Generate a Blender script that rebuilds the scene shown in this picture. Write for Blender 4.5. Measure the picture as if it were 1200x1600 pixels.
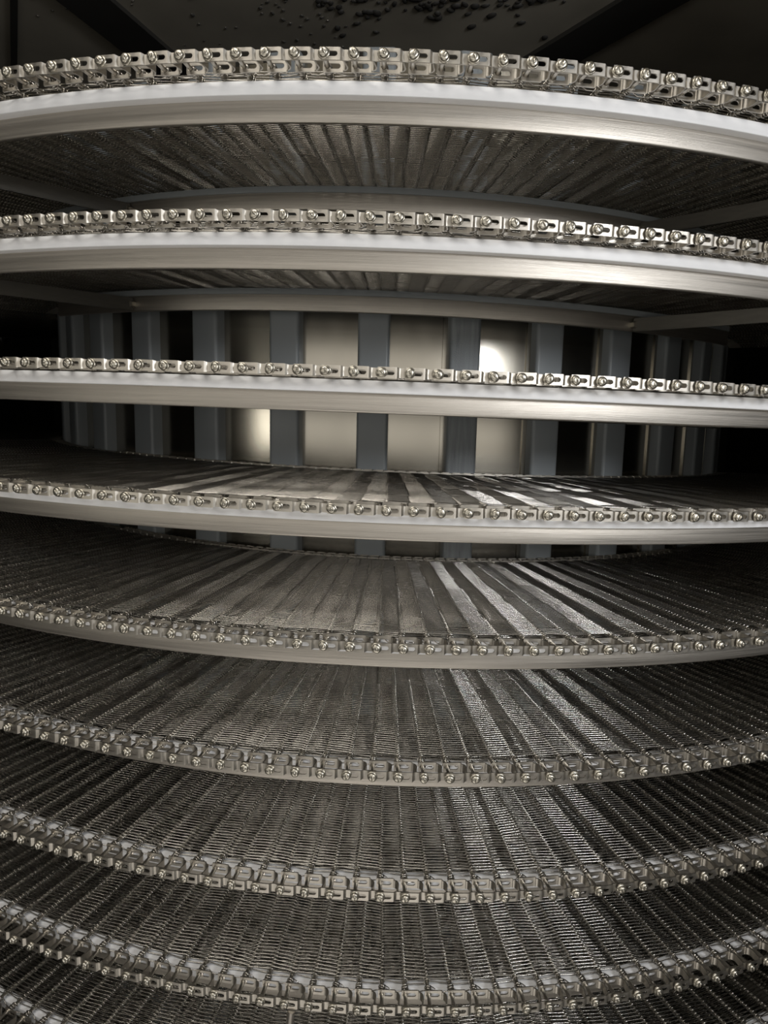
import bpy, bmesh, math, random
from mathutils import Vector, Matrix

random.seed(7)
MM = 0.001
for o in list(bpy.data.objects):
    bpy.data.objects.remove(o)
S = bpy.context.scene
COL = S.collection

# ------------------------------------------------------------------ camera
YAW, PITCH, ROLL, FPX = -0.00612, 0.14292, 0.02272, 1066.8
CAM_D = 1961.1
cd = bpy.data.cameras.new('camera')
cam = bpy.data.objects.new('camera', cd)
COL.objects.link(cam)
cd.sensor_fit = 'VERTICAL'
cd.sensor_height = 24.0
cd.lens = FPX / 1600.0 * 24.0
cd.clip_start = 0.02
cd.clip_end = 50
fw = Vector((math.sin(YAW) * math.cos(PITCH), math.cos(YAW) * math.cos(PITCH), -math.sin(PITCH)))
right0 = Vector((math.cos(YAW), -math.sin(YAW), 0))
up0 = right0.cross(fw)
rgt = right0 * math.cos(ROLL) + up0 * math.sin(ROLL)
upv = -right0 * math.sin(ROLL) + up0 * math.cos(ROLL)
m = Matrix((rgt, upv, -fw)).transposed().to_4x4()
m.translation = Vector((0, -CAM_D * MM, 0))
cam.matrix_world = m
S.camera = cam

# ------------------------------------------------------------------ view, world, lights
S.view_settings.view_transform = 'Standard'
S.view_settings.look = 'None'
S.view_settings.gamma = 1
S.view_settings.use_curve_mapping = False
S.view_settings.exposure = 0.0

w = bpy.data.worlds.new('world')
S.world = w
w.use_nodes = True
w.node_tree.nodes['Background'].inputs[0].default_value = (0.9, 0.95, 1.0, 1)
w.node_tree.nodes['Background'].inputs[1].default_value = 0.0015


def area(name, loc, target, sx, sy, power, col, shape='RECTANGLE'):
    d = bpy.data.lights.new(name, 'AREA')
    d.shape = shape
    d.size = sx
    d.size_y = sy
    d.energy = power
    d.color = col
    o = bpy.data.objects.new(name, d)
    COL.objects.link(o)
    o.location = loc
    o.rotation_euler = (Vector(target) - Vector(loc)).to_track_quat('-Z', 'Y').to_euler()
    return o


area('work_lamp', (1.12, -2.61, 0.32), (0.1, -1.1, -0.15), 0.30, 0.30, 13.0, (0.95, 0.97, 1.0), 'DISK')
area('lamp_left', (-1.86, -2.75, -0.13), (-0.3, -1.2, 0.1), 0.22, 0.4, 2.5, (1.0, 0.95, 0.84))  # warm lamp at the left, mirrored as a hot spot in a drum panel
area('room_light_front', (0.15, -3.2, 0.1), (0, -1.0, 0.0), 3.7, 1.0, 14.0, (1.0, 0.95, 0.87))
area('fill_light_high', (-0.7, -2.4, 1.75), (-0.3, -1.25, -0.4), 1.6, 0.5, 27.0, (1.0, 0.95, 0.87))  # added fill from above, brightening rail fronts and strip tops
area('fill_light_low', (-0.2, -2.9, -2.45), (0, -1.3, -0.2), 2.4, 1.1, 26.0, (1.0, 0.95, 0.88))  # added fill from below, standing for bounce off the lit floor outside

# ------------------------------------------------------------------ materials


def mat(name, base, metallic=0.0, rough=0.5, coat=None, noise=None, bump=None, rough_var=0.0, spec=None, sss=0.0, stain=None):
    """noise=(scale vec, amount): streaky colour wear; bump=(scale vec, strength)."""
    M = bpy.data.materials.new(name)
    M.use_nodes = True
    nt = M.node_tree
    b = nt.nodes['Principled BSDF']
    b.inputs['Base Color'].default_value = (*base, 1)
    b.inputs['Metallic'].default_value = metallic
    b.inputs['Roughness'].default_value = rough
    if spec is not None:
        b.inputs['Specular IOR Level'].default_value = spec
    if sss:
        b.inputs['Subsurface Weight'].default_value = sss
        b.inputs['Subsurface Radius'].default_value = (0.004, 0.004, 0.004)
    tc = nt.nodes.new('ShaderNodeTexCoord')

    def tex(scale, det=4.0, polar=False):
        mp = nt.nodes.new('ShaderNodeMapping')
        mp.inputs['Scale'].default_value = scale
        nt.links.new(tc.outputs['UV' if polar else 'Object'], mp.inputs[0])
        n = nt.nodes.new('ShaderNodeTexNoise')
        n.inputs['Scale'].default_value = 1.0
        n.inputs['Detail'].default_value = det
        nt.links.new(mp.outputs[0], n.inputs['Vector'])
        return n.outputs[0]
    if noise:
        sc, amt, polar = noise
        t = tex(sc, 5.0, polar)
        mr = nt.nodes.new('ShaderNodeMapRange')
        mr.inputs[1].default_value = 0.3
        mr.inputs[2].default_value = 0.7
        mr.inputs[3].default_value = 1 - amt
        mr.inputs[4].default_value = 1 + amt * 0.4
        nt.links.new(t, mr.inputs[0])
        mx = nt.nodes.new('ShaderNodeVectorMath')
        mx.operation = 'SCALE'
        mx.inputs[0].default_value = base
        nt.links.new(mr.outputs[0], mx.inputs['Scale'])
        nt.links.new(mx.outputs[0], b.inputs['Base Color'])
        if rough_var:
            m2 = nt.nodes.new('ShaderNodeMapRange')
            m2.inputs[1].default_value = 0.3
            m2.inputs[2].default_value = 0.7
            m2.inputs[3].default_value = rough - rough_var
            m2.inputs[4].default_value = rough + rough_var
            nt.links.new(t, m2.inputs[0])
            nt.links.new(m2.outputs[0], b.inputs['Roughness'])
    if bump:
        sc, st, polar = bump
        t = tex(sc, 6.0, polar)
        bp = nt.nodes.new('ShaderNodeBump')
        bp.inputs['Strength'].default_value = st
        bp.inputs['Distance'].default_value = 0.001
        nt.links.new(t, bp.inputs['Height'])
        nt.links.new(bp.outputs[0], b.inputs['Normal'])
    return M


# UV on the swept rails: u = metres along the arc, v = metres across
M_RAIL = mat('brushed stainless rail', (0.52, 0.485, 0.435), 1.0, 0.46, noise=((6, 260, 1), 0.16, True), bump=((10, 900, 1), 0.22, True), rough_var=0.05)
M_STRIP = mat('white slide plastic', (0.82, 0.825, 0.84), 0.0, 0.42, noise=((14, 40, 1), 0.06, True), sss=0.15)
M_LINK = mat('pressed stainless link', (0.54, 0.507, 0.45), 1.0, 0.41, noise=((90, 90, 90), 0.22, False), rough_var=0.06)
M_ROD = mat('stainless rod', (0.58, 0.55, 0.50), 1.0, 0.28)
M_WELD = mat('welded rod head', (0.52, 0.49, 0.42), 1.0, 0.36, noise=((500, 500, 500), 0.15, False), rough_var=0.04, bump=((420, 420, 420), 0.12, False))
M_WIRE = mat('woven stainless wire', (0.45, 0.428, 0.39), 1.0, 0.22)
M_BAR = mat('grey cage plastic', (0.30, 0.325, 0.34), 0.0, 0.38, noise=((8, 8, 3), 0.06, False))
M_BARW = mat('scuffed grey cage plastic', (0.30, 0.325, 0.34), 0.0, 0.36, noise=((160, 160, 12), 0.25, False), bump=((420, 420, 900), 0.7, False), rough_var=0.12)
M_PANEL = mat('drum panel steel', (0.37, 0.35, 0.305), 1.0, 0.21, noise=((14, 14, 2), 0.05, False), rough_var=0.03)
M_ARM = mat('support arm steel', (0.20, 0.19, 0.17), 1.0, 0.42, noise=((40, 40, 200), 0.12, False))
M_DARK = mat('enclosure steel', (0.50, 0.46, 0.38), 0.3, 0.38, noise=((5, 5, 5), 0.25, False), rough_var=0.06)
M_WALL = mat('enclosure wall sheet', (0.10, 0.095, 0.085), 0.6, 0.5, noise=((3, 3, 3), 0.2, False))
M_BEAM = mat('shade-painted roof beam', (0.03, 0.028, 0.025), 0.0, 0.6, noise=((8, 8, 8), 0.2, False))  # shade on the beam undersides put into the near-black base colour
M_WATER = mat('condensate water', (0.75, 0.72, 0.66), 0.9, 0.12)

# ------------------------------------------------------------------ helpers


def link_obj(name, me, parent=None, loc=(0, 0, 0), rot=(0, 0, 0)):
    o = bpy.data.objects.new(name, me)
    COL.objects.link(o)
    o.parent = parent
    o.location = loc
    o.rotation_euler = rot
    return o


def thing(o, label, cat, group=None):
    o['label'] = label
    o['category'] = cat
    if group:
        o['group'] = group
    return o


def empty(name, loc=(0, 0, 0)):
    o = bpy.data.objects.new(name, None)
    o.empty_display_size = 0.05
    COL.objects.link(o)
    o.location = loc
    return o


def mesh(name, V, F, material, smooth=True, uv=None):
    me = bpy.data.meshes.new(name)
    me.from_pydata([(a * MM, b * MM, c * MM) for a, b, c in V], [], F)
    me.materials.append(material)
    if smooth:
        me.polygons.foreach_set('use_smooth', [True] * len(me.polygons))
    if uv:
        l = me.uv_layers.new(name='UVMap')
        for lp in me.loops:
            l.data[lp.index].uv = uv[lp.vertex_index]
    me.validate()
    me.update()
    return me


def sharpen(me, ang=35):
    bm = bmesh.new()
    bm.from_mesh(me)
    bmesh.ops.recalc_face_normals(bm, faces=bm.faces)
    for e in bm.edges:
        if len(e.link_faces) == 2 and e.calc_face_angle(0) > math.radians(ang):
            e.smooth = False
    bm.to_mesh(me)
    bm.free()
    return me


def tube_into(V, F, pts, rad, n=6, cap=False):
    """sweep a small n-gon along pts (list of Vectors, mm)."""
    P = [Vector(p) for p in pts]
    base = len(V)
    nrm = None
    for i, p in enumerate(P):
        t = (P[min(i + 1, len(P) - 1)] - P[max(i - 1, 0)]).normalized()
        if nrm is None:
            a = Vector((0, 0, 1)) if abs(t.z) < 0.9 else Vector((1, 0, 0))
            nrm = (a - t * a.dot(t)).normalized()
        else:
            nrm = nrm - t * nrm.dot(t)
            if nrm.length < 1e-6:
                nrm = t.orthogonal()
            nrm.normalize()
        bn = t.cross(nrm)
        r = rad[i] if isinstance(rad, (list, tuple)) else rad
        for k in range(n):
            a = 2 * math.pi * k / n
            q = p + nrm * (r * math.cos(a)) + bn * (r * math.sin(a))
            V.append((q.x, q.y, q.z))
    for i in range(len(P) - 1):
        for k in range(n):
            a = base + i * n + k
            b = base + i * n + (k + 1) % n
            F.append((a, b, b + n, a + n))
    if cap:
        F.append(tuple(base + k for k in range(n))[::-1])
        F.append(tuple(base + (len(P) - 1) * n + k for k in range(n)))


def box_into(V, F, c, h, M=None):
    b = len(V)
    for sx in (-1, 1):
        for sy in (-1, 1):
            for sz in (-1, 1):
                v = Vector((sx * h[0], sy * h[1], sz * h[2]))
                if M is not None:
                    v = M @ v
                V.append((c[0] + v.x, c[1] + v.y, c[2] + v.z))
    F += [(b, b + 1, b + 3, b + 2), (b + 4, b + 6, b + 7, b + 5), (b, b + 4, b + 5, b + 1),
          (b + 2, b + 3, b + 7, b + 6), (b, b + 2, b + 6, b + 4), (b + 1, b + 5, b + 7, b + 3)]


def sweep_arc(name, prof, a0, a1, slope, z0, material, step=1.0):
    """closed (r,z) profile swept about the drum axis from a0 to a1 (deg) along the helix."""
    n = max(2, int(abs(a1 - a0) / step))
    V, F, UV = [], [], []
    m_ = len(prof)
    for i in range(n + 1):
        a = math.radians(a0 + (a1 - a0) * i / n)
        acc = 0
        for j, (r, z) in enumerate(prof):
            V.append((r * math.sin(a), -r * math.cos(a), z0 + z + slope * a))
            if j:
                acc += math.hypot(r - prof[j - 1][0], z - prof[j - 1][1])
            UV.append((a * r * MM, acc * MM))
    for i in range(n):
        for j in range(m_):
            k = (j + 1) % m_
            F.append((i * m_ + j, (i + 1) * m_ + j, (i + 1) * m_ + k, i * m_ + k))
    F.append(tuple(range(m_)))
    F.append(tuple(n * m_ + j for j in range(m_))[::-1])
    me = mesh(name, V, F, material, True, UV)
    return sharpen(me, 40)


def rrect(r0, r1, z0, z1, b):
    """rounded rectangle profile"""
    p = []
    for cx, cz, s in ((r1 - b, z1 - b, 0), (r0 + b, z1 - b, 90), (r0 + b, z0 + b, 180), (r1 - b, z0 + b, 270)):
        for k in range(4):
            a = math.radians(s + 30 * k)
            p.append((cx + b * math.cos(a), cz + b * math.sin(a)))
    return p


# ------------------------------------------------------------------ spiral geometry (mm)
R_OUT = 1290.3
SLOPE = -18.62                      # drop per radian along the belt
DPHI = 0.0212351                    # one chain pitch
PITCH_T = 140.106                   # tier to tier
Z0 = 322.31
PH = [-0.30804, -0.31570, -0.32596, -0.32006, -0.32534, -0.34772, -0.36039, -0.35649, -0.352, -0.349]
DZ = [0.72, 0.02, -2.75, 2.50, 0.05, -0.75, -0.08, 0.29, 0.0, 0.0]
NT = 10


def tier_z(t):
    return Z0 - PITCH_T * t + DZ[t]


# ------------------------------------------------------------------ enclosure
def plane_box(name, c, h, material, kind=True):
    V, F = [], []
    box_into(V, F, c, h)
    me = mesh(name, V, F, material, False)
    o = link_obj(name, me)
    if kind:
        o['kind'] = 'structure'
    return o


CEIL = 700
plane_box('ceiling', (0, 215, CEIL + 10), (1900, 1665, 10), M_DARK)
plane_box('floor', (0, 0, -1290), (1900, 1900, 10), M_WALL)
plane_box('wall_back', (0, 1890, -290), (1900, 10, 990), M_WALL)
plane_box('wall_left', (-1890, 0, -290), (10, 1880, 990), M_WALL)
plane_box('wall_right', (1890, 0, -290), (10, 1880, 990), M_WALL)
# front wall either side of the inspection opening
plane_box('wall_front_left', (-1340, -1420, -290), (540, 10, 990), M_WALL)
plane_box('wall_front_right', (1255, -1330, -290), (625, 10, 990), M_WALL)

# ------------------------------------------------------------------ drum
drum = empty('cage_drum', (0, 0, -1.28))
thing(drum, 'central steel cage drum with grey plastic drive bars behind the belt tiers', 'drum')
ZT, ZB = 545, -1270


def cyl_patch(name, r, th, a0, a1, zb, zt, material, nseg=6, bev=0.0):
    V, F = [], []
    n = nseg
    for i in range(n + 1):
        a = math.radians(a0 + (a1 - a0) * i / n)
        rr = r
        if bev and i in (0, n):
            rr = r - bev
        for (q, z) in ((r - th, zb), (rr, zb), (rr, zt), (r - th, zt)):
            V.append((q * math.sin(a), -q * math.cos(a), z))
    for i in range(n):
        for j in range(4):
            k = (j + 1) % 4
            F.append((i * 4 + j, (i + 1) * 4 + j, (i + 1) * 4 + k, i * 4 + k))
    F.append((0, 1, 2, 3))
    F.append((n * 4 + 3, n * 4 + 2, n * 4 + 1, n * 4))
    me = mesh(name, V, F, material, True)
    return sharpen(me, 40)


# cage bars every ten degrees; plastic caps with softly rounded long edges
def bar_mesh(material):
    V, F = [], []
    hw = 25.5
    pr = [(-hw, 0)]
    for k in range(7):
        a = math.radians(180 + 90 * k / 6)
        pr.append((-hw + 6 + 6 * math.cos(a), -24 + 6 + 6 * math.sin(a)))
    for k in range(7):
        a = math.radians(270 + 90 * k / 6)
        pr.append((hw - 6 + 6 * math.cos(a), -24 + 6 + 6 * math.sin(a)))
    pr.append((hw, 0))
    n = len(pr)
    zs = (ZB, -600, 0, ZT)
    for z in zs:
        for (x, y) in pr:
            V.append((x, y, z))
    for i in range(len(zs) - 1):
        for j in range(n):
            k = (j + 1) % n
            F.append((i * n + j, i * n + k, (i + 1) * n + k, (i + 1) * n + j))
    F.append(tuple(range(n))[::-1])
    F.append(tuple((len(zs) - 1) * n + j for j in range(n)))
    return sharpen(mesh('cage_bar', V, F, material, True), 40)


bm_plain, bm_worn = bar_mesh(M_BAR), bar_mesh(M_BARW)
R_BAR = 847
pn = cyl_patch('drum_panel', R_BAR - 23, 3, 1.6, 8.4, ZB, ZT - 2, M_PANEL, 8)
for k in range(36):
    a = math.radians(-2.0 + 10 * k)
    worn = (k == 1)
    b = link_obj('cage_bar', bm_worn if worn else bm_plain, drum, ((R_BAR - 24) * MM * math.sin(a), -(R_BAR - 24) * MM * math.cos(a), 1.28), (0, 0, a))
    if worn:
        b['label'] = 'grey bar with a scuffed face'
    p = link_obj('drum_panel', pn, drum, (0, 0, 1.28), (0, 0, a))
# folded joint flange on each panel edge (thin bright line in the photo)
fl = cyl_patch('panel_flange', R_BAR - 20, 4, 7.75, 8.35, ZB, ZT - 3, M_PANEL, 2)
for k in range(36):
    link_obj('panel_flange', fl, drum, (0, 0, 1.28), (0, 0, math.radians(-2.0 + 10 * k)))
# dark inside lining so nothing shows through the bar gaps
core = cyl_patch('drum_core', R_BAR - 60, 4, 0, 360, ZB, ZT - 20, M_WALL, 72)
link_obj('drum_core', core, drum, (0, 0, 1.28))

# ------------------------------------------------------------------ rails
PL = ['topmost', 'second', 'third', 'fourth', 'fifth', 'sixth', 'seventh', 'eighth', 'ninth', 'tenth']


def tier_word(t):
    return PL[t] + (' from the top' if t else '')


for t in range(NT):
    z = tier_z(t)
    root = empty('outer_rail', (0, -1.238, z * MM))
    extra = ['with a dim even face', 'just above the bright drum panels', 'with a bright glint crossing the drum',
             'with a thin white line above it', 'under a hanging row of rod heads', 'mostly hidden behind chain links',
             'seen only as white slivers behind the chain', 'seen only as white slivers between collars',
             'at the lower left corner', 'below all visible chain'][t]
    thing(root, 'curved stainless outer rail, %s, %s' % (tier_word(t), extra), 'rail', 'outer support rails')
    off = (0, 1.238, -z * MM)
    link_obj('flat_bar', sweep_arc('flat_bar', rrect(1232.5, 1238.5, -39.5, -17.5, 1.6), -100, 64, SLOPE, z, M_RAIL), root, off)
    c = link_obj('wear_strip', sweep_arc('wear_strip', rrect(1237, 1251, -19, -6.2, 1.0), -100, 64, SLOPE, z, M_STRIP), root, off)
    c['label'] = 'white plastic wear strip'
    root = empty('inner_rail', (0, -0.943, z * MM))
    thing(root, 'curved stainless inner rail close to the drum, under the %s belt tier' % PL[t], 'rail', 'inner support rails')
    off = (0, 0.943, -z * MM)
    link_obj('flat_bar', sweep_arc('flat_bar', rrect(937, 943, -39.5, -14, 1.6), -38, 38, SLOPE, z, M_RAIL), root, off)
    c = link_obj('wear_strip', sweep_arc('wear_strip', rrect(920, 945, -16, -7.2, 1.0), -38, 38, SLOPE, z, M_BAR), root, off)
    c['label'] = 'grey plastic wear strip'

# support arms at 45 degrees, bolted to the inner rail
for side in (-1, 1):
    for t in range(NT):
        z = tier_z(t) + SLOPE * side * 0.46
        A = Vector((-411, -852, 0)) if side < 0 else Vector((374, -868, 0))
        d = Vector((side * 0.72, -0.69, 0)).normalized()
        L = 300 if side < 0 else 296
        c = A + d * (L / 2)
        ang = math.atan2(d.y, d.x)
        V, F = [], []
        M3 = Matrix.Rotation(ang, 3, 'Z')
        box_into(V, F, (0, 0, 0), (L / 2, 3, 10), M3)
        me = mesh('support_arm', V, F, M_ARM, False)
        bm = bmesh.new(); bm.from_mesh(me)
        bmesh.ops.bevel(bm, geom=bm.edges, offset=0.0012, segments=2, affect='EDGES')
        bm.to_mesh(me); bm.free()
        root = link_obj('support_arm', me, None, (c.x * MM, c.y * MM, (z - 29) * MM))
        thing(root, 'flat steel support arm on the %s, meeting the inner rail of the %s tier' % ('left' if side < 0 else 'right', PL[t]), 'support arm', 'support arms under the belt')
        # bolt at the rail end
        V, F = [], []
        ax = Vector((0.28 * side, -0.96, 0)).normalized()
        p0 = A - c + Vector((0, 0, 0)) - ax * 4
        tube_into(V, F, [p0, p0 + ax * 9, p0 + ax * 11], [6.2, 6.2, 5.0], 6, True)
        b = link_obj('bolt', sharpen(mesh('bolt', V, F, M_WELD, True), 30), root)
        b['label'] = 'shiny hexagon bolt head'

# ------------------------------------------------------------------ ceiling frame and condensate
def beam(p, q, w_, h_, zc, label):
    p, q = Vector((*p, 0)), Vector((*q, 0))
    d = q - p
    V, F = [], []
    box_into(V, F, (0, 0, 0), (d.length / 2, w_ / 2, h_ / 2), Matrix.Rotation(math.atan2(d.y, d.x), 3, 'Z'))
    o = link_obj('roof_beam', mesh('roof_beam', V, F, M_BEAM, False), None, ((p.x + q.x) / 2 * MM, (p.y + q.y) / 2 * MM, zc * MM))
    thing(o, label, 'beam', 'roof beams')


beam((-640, -1000), (-410, -220), 92, 8, CEIL - 4, 'shade-painted roof beam crossing the top left corner behind the top belt')
beam((640, -1050), (190, -330), 92, 8, CEIL - 4, 'shade-painted roof beam crossing the top right corner behind the top belt')
V, F = [], []
box_into(V, F, (0, 0, 0), (6, 150, 3), Matrix.Rotation(math.atan2(116, 212), 3, 'Z'))
o = link_obj('roof_seam', mesh('roof_seam', V, F, M_BEAM, False), None, (-0.732, -0.555, (CEIL - 3) * MM))
thing(o, 'narrow dark folded seam in the ceiling sheet at the far left top', 'seam')


def drops(name, n, fx, material, label, rmin, rmax):
    V, F = [], []
    for _ in range(n):
        x, y = fx()
        r = random.uniform(rmin, rmax)
        sx, sy = random.uniform(0.8, 1.7), random.uniform(0.7, 1.2)
        ro = random.uniform(0, math.pi)
        b = len(V)
        rings, seg = 3, 8
        for i in range(rings):
            e = math.radians(90 * i / rings)
            for k in range(seg):
                a = 2 * math.pi * k / seg
                xx, yy = r * sx * math.cos(a) * math.cos(e), r * sy * math.sin(a) * math.cos(e)
                V.append((x + xx * math.cos(ro) - yy * math.sin(ro), y + xx * math.sin(ro) + yy * math.cos(ro), CEIL - r * 0.55 * math.sin(e)))
        V.append((x, y, CEIL - r * 0.55))
        for i in range(rings - 1):
            for k in range(seg):
                F.append((b + i * seg + k, b + (i + 1) * seg + k, b + (i + 1) * seg + (k + 1) % seg, b + i * seg + (k + 1) % seg))
        for k in range(seg):
            F.append((b + (rings - 1) * seg + k, len(V) - 1, b + (rings - 1) * seg + (k + 1) % seg))
    o = link_obj(name, mesh(name, V, F, material, True))
    o['kind'] = 'stuff'
    o['label'] = label
    o['category'] = 'water'


def patch():
    while True:
        x, y = random.uniform(-150, 280), random.uniform(-790, -560)
        lim = -650 + 60 * math.sin((x + 150) / 90.0) * 0.5
        if y < lim or random.random() < 0.12:
            return x, y


drops('condensate_patch', 260, patch, M_BEAM, 'dense patch of dark water drops on the ceiling sheet above the top belt', 3.5, 7.5)


def loose():
    return (random.gauss(-170, 60), random.uniform(-700, -520)) if random.random() < .45 else (random.uniform(-700, -300), random.uniform(-760, -500))


drops('condensate_drops', 70, loose, M_WATER, 'loose glinting water drops on the ceiling sheet at upper left', 2.0, 4.2)

# ------------------------------------------------------------------ belt parts
# local frame of every part: origin = rod head centre, +x along the belt, +y towards the drum, z up


def loft_sheet(V, F, st, sgn):
    """stations (x, y0, y1, za, zb): rectangular sections lofted; closed at the ends"""
    b = len(V)
    for (x, y0, y1, za, zb) in st:
        for (y, z) in ((y0, za), (y1, za), (y1, zb), (y0, zb)):
            V.append((x, y, z * sgn))
    n = len(st)
    for i in range(n - 1):
        for j in range(4):
            k = (j + 1) % 4
            F.append((b + i * 4 + j, b + (i + 1) * 4 + j, b + (i + 1) * 4 + k, b + i * 4 + k))
    F.append((b, b + 1, b + 2, b + 3))
    e = b + (n - 1) * 4
    F.append((e + 3, e + 2, e + 1, e))


def link_plate(V, F, ybase, flare, x_end, scale=1.0, cut=99):
    """pressed leg: slotted flared end, joggle, narrower closed end. flare<0 = outwards."""
    th = 1.4
    H0, H1 = 5.5 * scale, 4.6 * scale
    xs = [-4.2, -3.6, -3.1, -2.9, -2.4, -1.6, 0, 4, 8, 10.2, 11.4, 12.1, 12.5, 12.7, 13.6, 15.0, 16.0, 17.0, 18.0, 19.2, 22, 24, x_end]
    for sgn in (1, -1):
        st = []
        for x in xs:
            if x > cut:
                break
            if x <= 14.4:
                k = 0.0
            elif x >= 18.0:
                k = 1.0
            else:
                k = (x - 14.4) / 3.6
                k = k * k * (3 - 2 * k)
            y = ybase + flare * (1 - k)
            H = H0 + (H1 - H0) * k
            if x < -3.6:
                H = H0 - 1.0
            h = 0.0
            if -3.0 < x < 12.6:
                h = 2.35
                if x < -0.6:
                    h = math.sqrt(max(0.0, 2.35 ** 2 - (x + 0.6) ** 2))
                if x > 10.2:
                    h = math.sqrt(max(0.0, 2.35 ** 2 - (x - 10.2) ** 2))
            st.append((x, y, y + th, h, H))
        loft_sheet(V, F, st, sgn)


def make_link():
    V, F = [], []
    link_plate(V, F, 5.2, -2.9, 31.2)        # outer leg
    link_plate(V, F, 22.2, 2.7, 31.2, 1.0, 16.5)        # inner leg
    # crossbar: curved strip standing on edge between the legs
    path = []
    for k in range(6):
        a = math.radians(90 * k / 5)
        path.append((15.5 + 4.6 * math.sin(a), 17.4 + 6.6 * math.cos(a)))
    for k in range(6):
        a = math.radians(90 * k / 5)
        path.append((20.0 - 1.5 * math.cos(a), 8.0 - 2.0 * math.sin(a)))
    b = len(V)
    n = len(path)
    for i, (x, y) in enumerate(path):
        p0 = Vector(path[max(0, i - 1)]); p1 = Vector(path[min(n - 1, i + 1)])
        t = (p1 - p0).normalized(); nn = Vector((-t.y, t.x)) * 0.7
        for s_, z in ((1, -4.6), (-1, -4.6), (-1, 4.6), (1, 4.6)):
            V.append((x + nn.x * s_, y + nn.y * s_, z))
    for i in range(n - 1):
        for j in range(4):
            k = (j + 1) % 4
            F.append((b + i * 4 + j, b + (i + 1) * 4 + j, b + (i + 1) * 4 + k, b + i * 4 + k))
    F.append((b, b + 1, b + 2, b + 3))
    e = b + (n - 1) * 4
    F.append((e + 3, e + 2, e + 1, e))
    return sharpen(mesh('chain_link', V, F, M_LINK, True), 32)


def make_inner_link():
    V, F = [], []
    sc = 0.66
    link_plate(V, F, 0, -1.6, 30.0, 0.85)
    link_plate(V, F, 13, 1.6, 30.0, 0.85)
    V = [(x * sc, y + 425.0, z) for x, y, z in V]
    box_into(V, F, (12.2, 432.0, 0), (0.7, 6.2, 4.2))
    return sharpen(mesh('inner_link', V, F, M_LINK, True), 32)


def make_rod():
    V, F = [], []
    pts = [Vector((0, -0.5, 0))]
    for k in range(1, 12):
        pts.append(Vector((0, 441 * k / 11, 0)))
    tube_into(V, F, pts, 2.35, 10, True)
    # two spacer collars just inside the inner leg
    tube_into(V, F, [Vector((0, 25.6, 0)), Vector((0, 26.0, 0)), Vector((0, 28.2, 0)), Vector((0, 28.6, 0))], [2.4, 3.9, 3.9, 2.4], 12, False)
    return sharpen(mesh('cross_rod', V, F, M_ROD, True), 40)


def make_head(seed):
    rnd = random.Random(seed)
    V, F = [], []
    prof = [(3.2, 2.4), (3.0, 4.2), (2.2, 4.35), (1.7, 4.1), (1.5, 3.65), (0.2, 3.7), (-0.9, 3.45), (-1.6, 2.8), (-1.85, 1.6), (-1.9, 0.0)]
    n = 14
    for (y, r) in prof:
        for k in range(n):
            a = 2 * math.pi * k / n
            rr = 1.26 * r * (1 + 0.07 * math.sin(2 * a + seed) + 0.015 * rnd.uniform(-1, 1))
            V.append((rr * math.cos(a), y + rnd.uniform(-0.04, 0.04), rr * math.sin(a)))
    for i in range(len(prof) - 1):
        for k in range(n):
            F.append((i * n + k, i * n + (k + 1) % n, (i + 1) * n + (k + 1) % n, (i + 1) * n + k))
    # weld bead ridge across the head
    a = rnd.uniform(-0.4, 0.6)
    d = Vector((math.sin(a), 0, math.cos(a)))
    tube_into(V, F, [d * -3.0 + Vector((0.4, -0.9, 0)), d * -1.6 + Vector((.5, -1.9, 0)), d * 1.4 + Vector((.3, -2.1, 0)), d * 2.9 + Vector((.2, -1.0, 0))], [0.5, 1.0, 1.1, 0.5], 7, True)
    return sharpen(mesh('rod_head', V, F, M_WELD, True), 50)


WR = 0.64       # wire radius
WP = 5.3       # spiral pitch along the rod
RL = 3.05       # loop centreline radius around the rod


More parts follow.
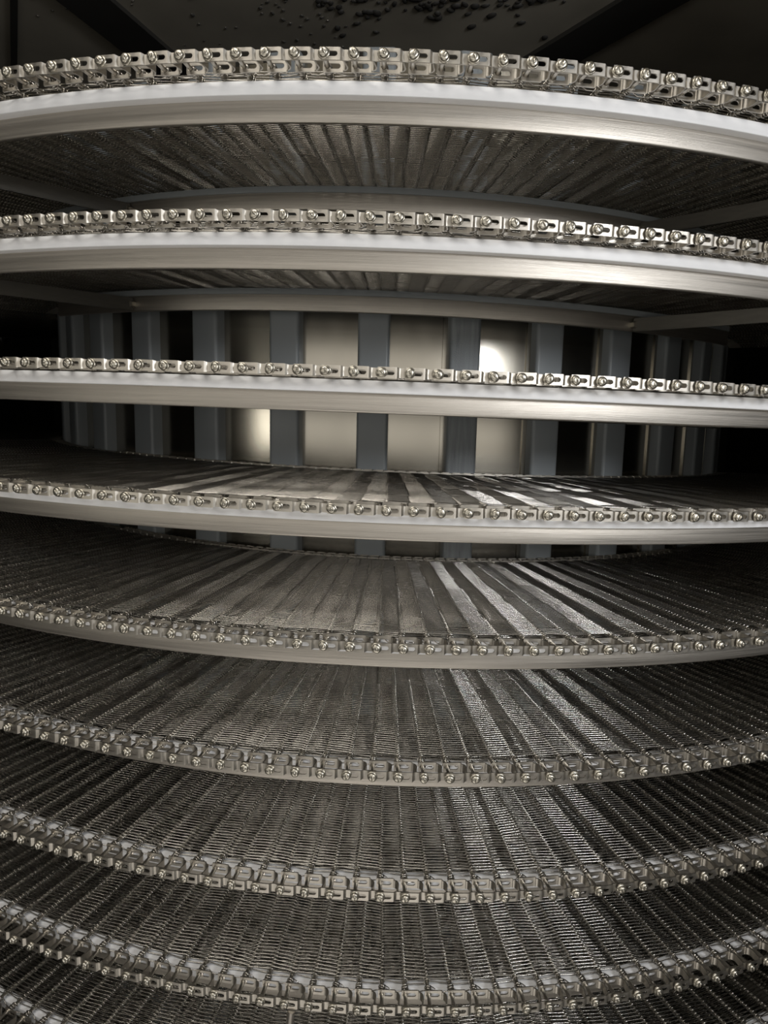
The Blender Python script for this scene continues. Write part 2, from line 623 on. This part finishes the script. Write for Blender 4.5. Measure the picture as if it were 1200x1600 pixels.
def strip_points(hand, rnd, phi_off=0.0, zoff=0.0, r_end=866.0, per_loop=5):
    """centreline of one flattened wire spiral wound round rods at phi=0 and phi=DPHI"""
    pts = []
    r = 1247.5
    nturn = int((r - r_end) / WP)
    tilt, tgt, hold = 0.0, rnd.uniform(-0.7, 0.7), rnd.randint(3, 14)
    sh, shg = 0.0, rnd.uniform(-.5, .5)

    def P(u_ang, dx, rr, z):
        a = phi_off + u_ang + dx / rr
        return Vector((rr * math.sin(a), -rr * math.cos(a) + R_OUT, z + SLOPE * a + zoff))
    for k in range(nturn):
        hold -= 1
        if hold <= 0:
            tgt = rnd.uniform(-0.75, 0.75)
            shg = rnd.uniform(-.6, .6)
            hold = rnd.randint(2, 16)
        tilt += (tgt - tilt) * 0.9
        sh += (shg - sh) * 0.5
        big = 1.2 if k == 0 else (1.1 if k == 1 else 1.0)
        R1 = RL * big
        r0 = r - WP * k
        # loops: left half-turn, top wire, right half-turn, bottom wire
        ang0, ang1 = (0.0, DPHI)
        if hand > 0:
            rl, rr_ = r0, r0 - WP / 2
        else:
            rl, rr_ = r0, r0 - WP / 2
        if hand > 0:
            for j in range(per_loop):          # left loop, bottom to top going round the -x side
                a = math.radians(-90 - 180 * j / (per_loop - 1))
                pts.append(P(ang0, R1 * math.cos(a) + sh * .5, rl + 0.5 * (0.5 - j / (per_loop - 1)), R1 * math.sin(a) - tilt))
            for j in range(per_loop):          # right loop, top to bottom
                a = math.radians(90 - 180 * j / (per_loop - 1))
                pts.append(P(ang1, R1 * math.cos(a) + sh * .5, rr_ + 0.5 * (0.5 - j / (per_loop - 1)), R1 * math.sin(a) + tilt))
            pts.append(None)
        else:
            for j in range(per_loop):          # left loop, top to bottom
                a = math.radians(-270 + 180 * j / (per_loop - 1))
                pts.append(P(ang0, R1 * math.cos(a) + sh * .5, rl + 0.5 * (0.5 - j / (per_loop - 1)), R1 * math.sin(a) - tilt))
            for j in range(per_loop):          # right loop, bottom to top
                a = math.radians(-90 + 180 * j / (per_loop - 1))
                pts.append(P(ang1, R1 * math.cos(a) + sh * .5, rr_ + 0.5 * (0.5 - j / (per_loop - 1)), R1 * math.sin(a) + tilt))
    return shanks([p for p in pts if p is not None])


def shanks(pts):
    """add points close to both ends of every long straight run"""
    out = [pts[0]]
    for a, b in zip(pts, pts[1:]):
        if (b - a).length > 9:
            out.append(a.lerp(b, 0.07))
            out.append(a.lerp(b, 0.93))
        out.append(b)
    return out


def make_strip(hand, seed):
    rnd = random.Random(seed)
    V, F = [], []
    tube_into(V, F, strip_points(hand, rnd), WR, 5)
    # loose end wires next to the links
    def Q(dx, r, z):
        a = dx / r
        return Vector((r * math.sin(a), -r * math.cos(a) + R_OUT, z + SLOPE * a))
    # two or three tight turns round the rod only, then a tail to the next rod
    coil = []
    n_c = 26
    for j in range(n_c):
        a = math.radians(110 + 990 * j / (n_c - 1)) * (1 if hand > 0 else -1)
        coil.append(Q(3.5 * math.cos(a), 1263.0 - 9.5 * j / (n_c - 1), 3.5 * math.sin(a)))
    tube_into(V, F, coil, 0.85, 6)
    if hand > 0:
        e = [Q(3.5, 1256, 2.5), Q(6.5, 1254.5, -0.5), Q(11, 1256, -3.9), Q(17, 1257.2, -4.4), Q(23, 1257, -3.0), Q(26, 1257, -1)]
    else:
        e = [Q(2.5, 1260, -2.5), Q(9, 1258.5, -3.2), Q(17, 1256.5, -4.2), Q(24, 1254.5, -3.5), Q(26, 1254.5, -1.8)]
    tube_into(V, F, e, WR, 5)
    return mesh('wire_spiral', V, F, M_WIRE, True)


link_me = make_link()
ilink_me = make_inner_link()
rod_me = make_rod()
head_me = [make_head(s_) for s_ in range(5)]
strip_me = {1: [make_strip(1, 11 + i) for i in range(4)], -1: [make_strip(-1, 31 + i) for i in range(4)]}

# far part of each tier beyond the hundred counted pitches: one merged mesh per side
I_LO, I_HI = -34, 66                  # individual rods and spirals
L_LO, L_HI = -14, 48                  # individual chain links


def far_mesh(i0, i1, name):
    V, F = [], []
    for i in range(i0, i1):
        rnd = random.Random(100 + i)
        tube_into(V, F, strip_points(1 if i % 2 else -1, rnd, DPHI * i, 0, 866, 3), WR, 3)
        a = DPHI * i
        p0 = Vector((R_OUT * math.sin(a), -R_OUT * math.cos(a) + R_OUT, SLOPE * a))
        p1 = Vector((850 * math.sin(a), -850 * math.cos(a) + R_OUT, SLOPE * a))
        tube_into(V, F, [p0, p1], 2.35, 6)
    return mesh(name, V, F, M_WIRE, True)


far_l = far_mesh(-70, I_LO, 'far_mesh')

TL = ['topmost chain belt tier, underside lit in streaks, chain edge arching below the dark ceiling',
      'second chain belt tier from the top, just above the open view of the drum',
      'third chain belt tier, edge-on band of links crossing the middle of the drum',
      'fourth chain belt tier, its top a flat brownish patchwork before the drum foot',
      'fifth chain belt tier, wide mesh with coloured glints near the drum',
      'sixth chain belt tier, mesh with a white light streak right of centre',
      'seventh chain belt tier, second complete sagging chain edge from the bottom',
      'eighth chain belt tier, lowest complete chain edge, with a steel pin hanging under it',
      'ninth chain belt tier, mesh along the bottom edge under the lowest complete chain',
      'tenth chain belt tier, dark mesh glimpsed only through the lowest mesh']
tilt_y = math.atan(-SLOPE / R_OUT)
for t in range(NT):
    z = tier_z(t)
    root = empty('belt_tier', (0, -R_OUT * MM, z * MM))
    thing(root, TL[t], 'conveyor belt', 'belt tiers')
    for i in range(I_LO, I_HI):
        a = PH[t] + DPHI * i
        loc = (R_OUT * MM * math.sin(a), (-R_OUT * math.cos(a) + R_OUT) * MM, SLOPE * a * MM)
        rj = random.uniform(-0.004, 0.004)
        rod = link_obj('cross_rod', rod_me, root, loc, (random.uniform(-.0008, .0008), 0, a))
        link_obj('wire_spiral', random.choice(strip_me[1 if i % 2 else -1]), root, loc, (0, 0, a))
        # strip meshes are built with the helix slope already in them
        if L_LO <= i < L_HI and t < 9:
            link_obj('chain_link', link_me, root, loc, (random.uniform(-.01, .01), tilt_y + random.uniform(-.012, .012), a))
            h = link_obj('rod_head', head_me[(i * 3 + t) % 5], rod, (0, -0.0002, 0), (0, random.uniform(-.5, .5), 0))
            link_obj('inner_link', ilink_me, root, loc, (0, tilt_y, a))
    a = PH[t]
    f = link_obj('far_mesh', far_l, root, (R_OUT * MM * math.sin(a), (-R_OUT * math.cos(a) + R_OUT) * MM, SLOPE * a * MM), (0, 0, a))
    f['kind'] = 'stuff'

# steel pin hanging under the eighth chain edge
V, F = [], []
tube_into(V, F, [Vector((0, 0, 0)), Vector((-3, 2, -30)), Vector((-14, 6, -95))], 4.2, 12, True)
a = -0.074
o = link_obj('steel_pin', sharpen(mesh('steel_pin', V, F, M_RAIL, True), 40), None,
             (1288 * MM * math.sin(a), -1288 * MM * math.cos(a), (tier_z(7) + 1.4 - 7) * MM))
thing(o, 'round steel pin hanging below the lowest complete chain edge at the bottom of the photo', 'pin')
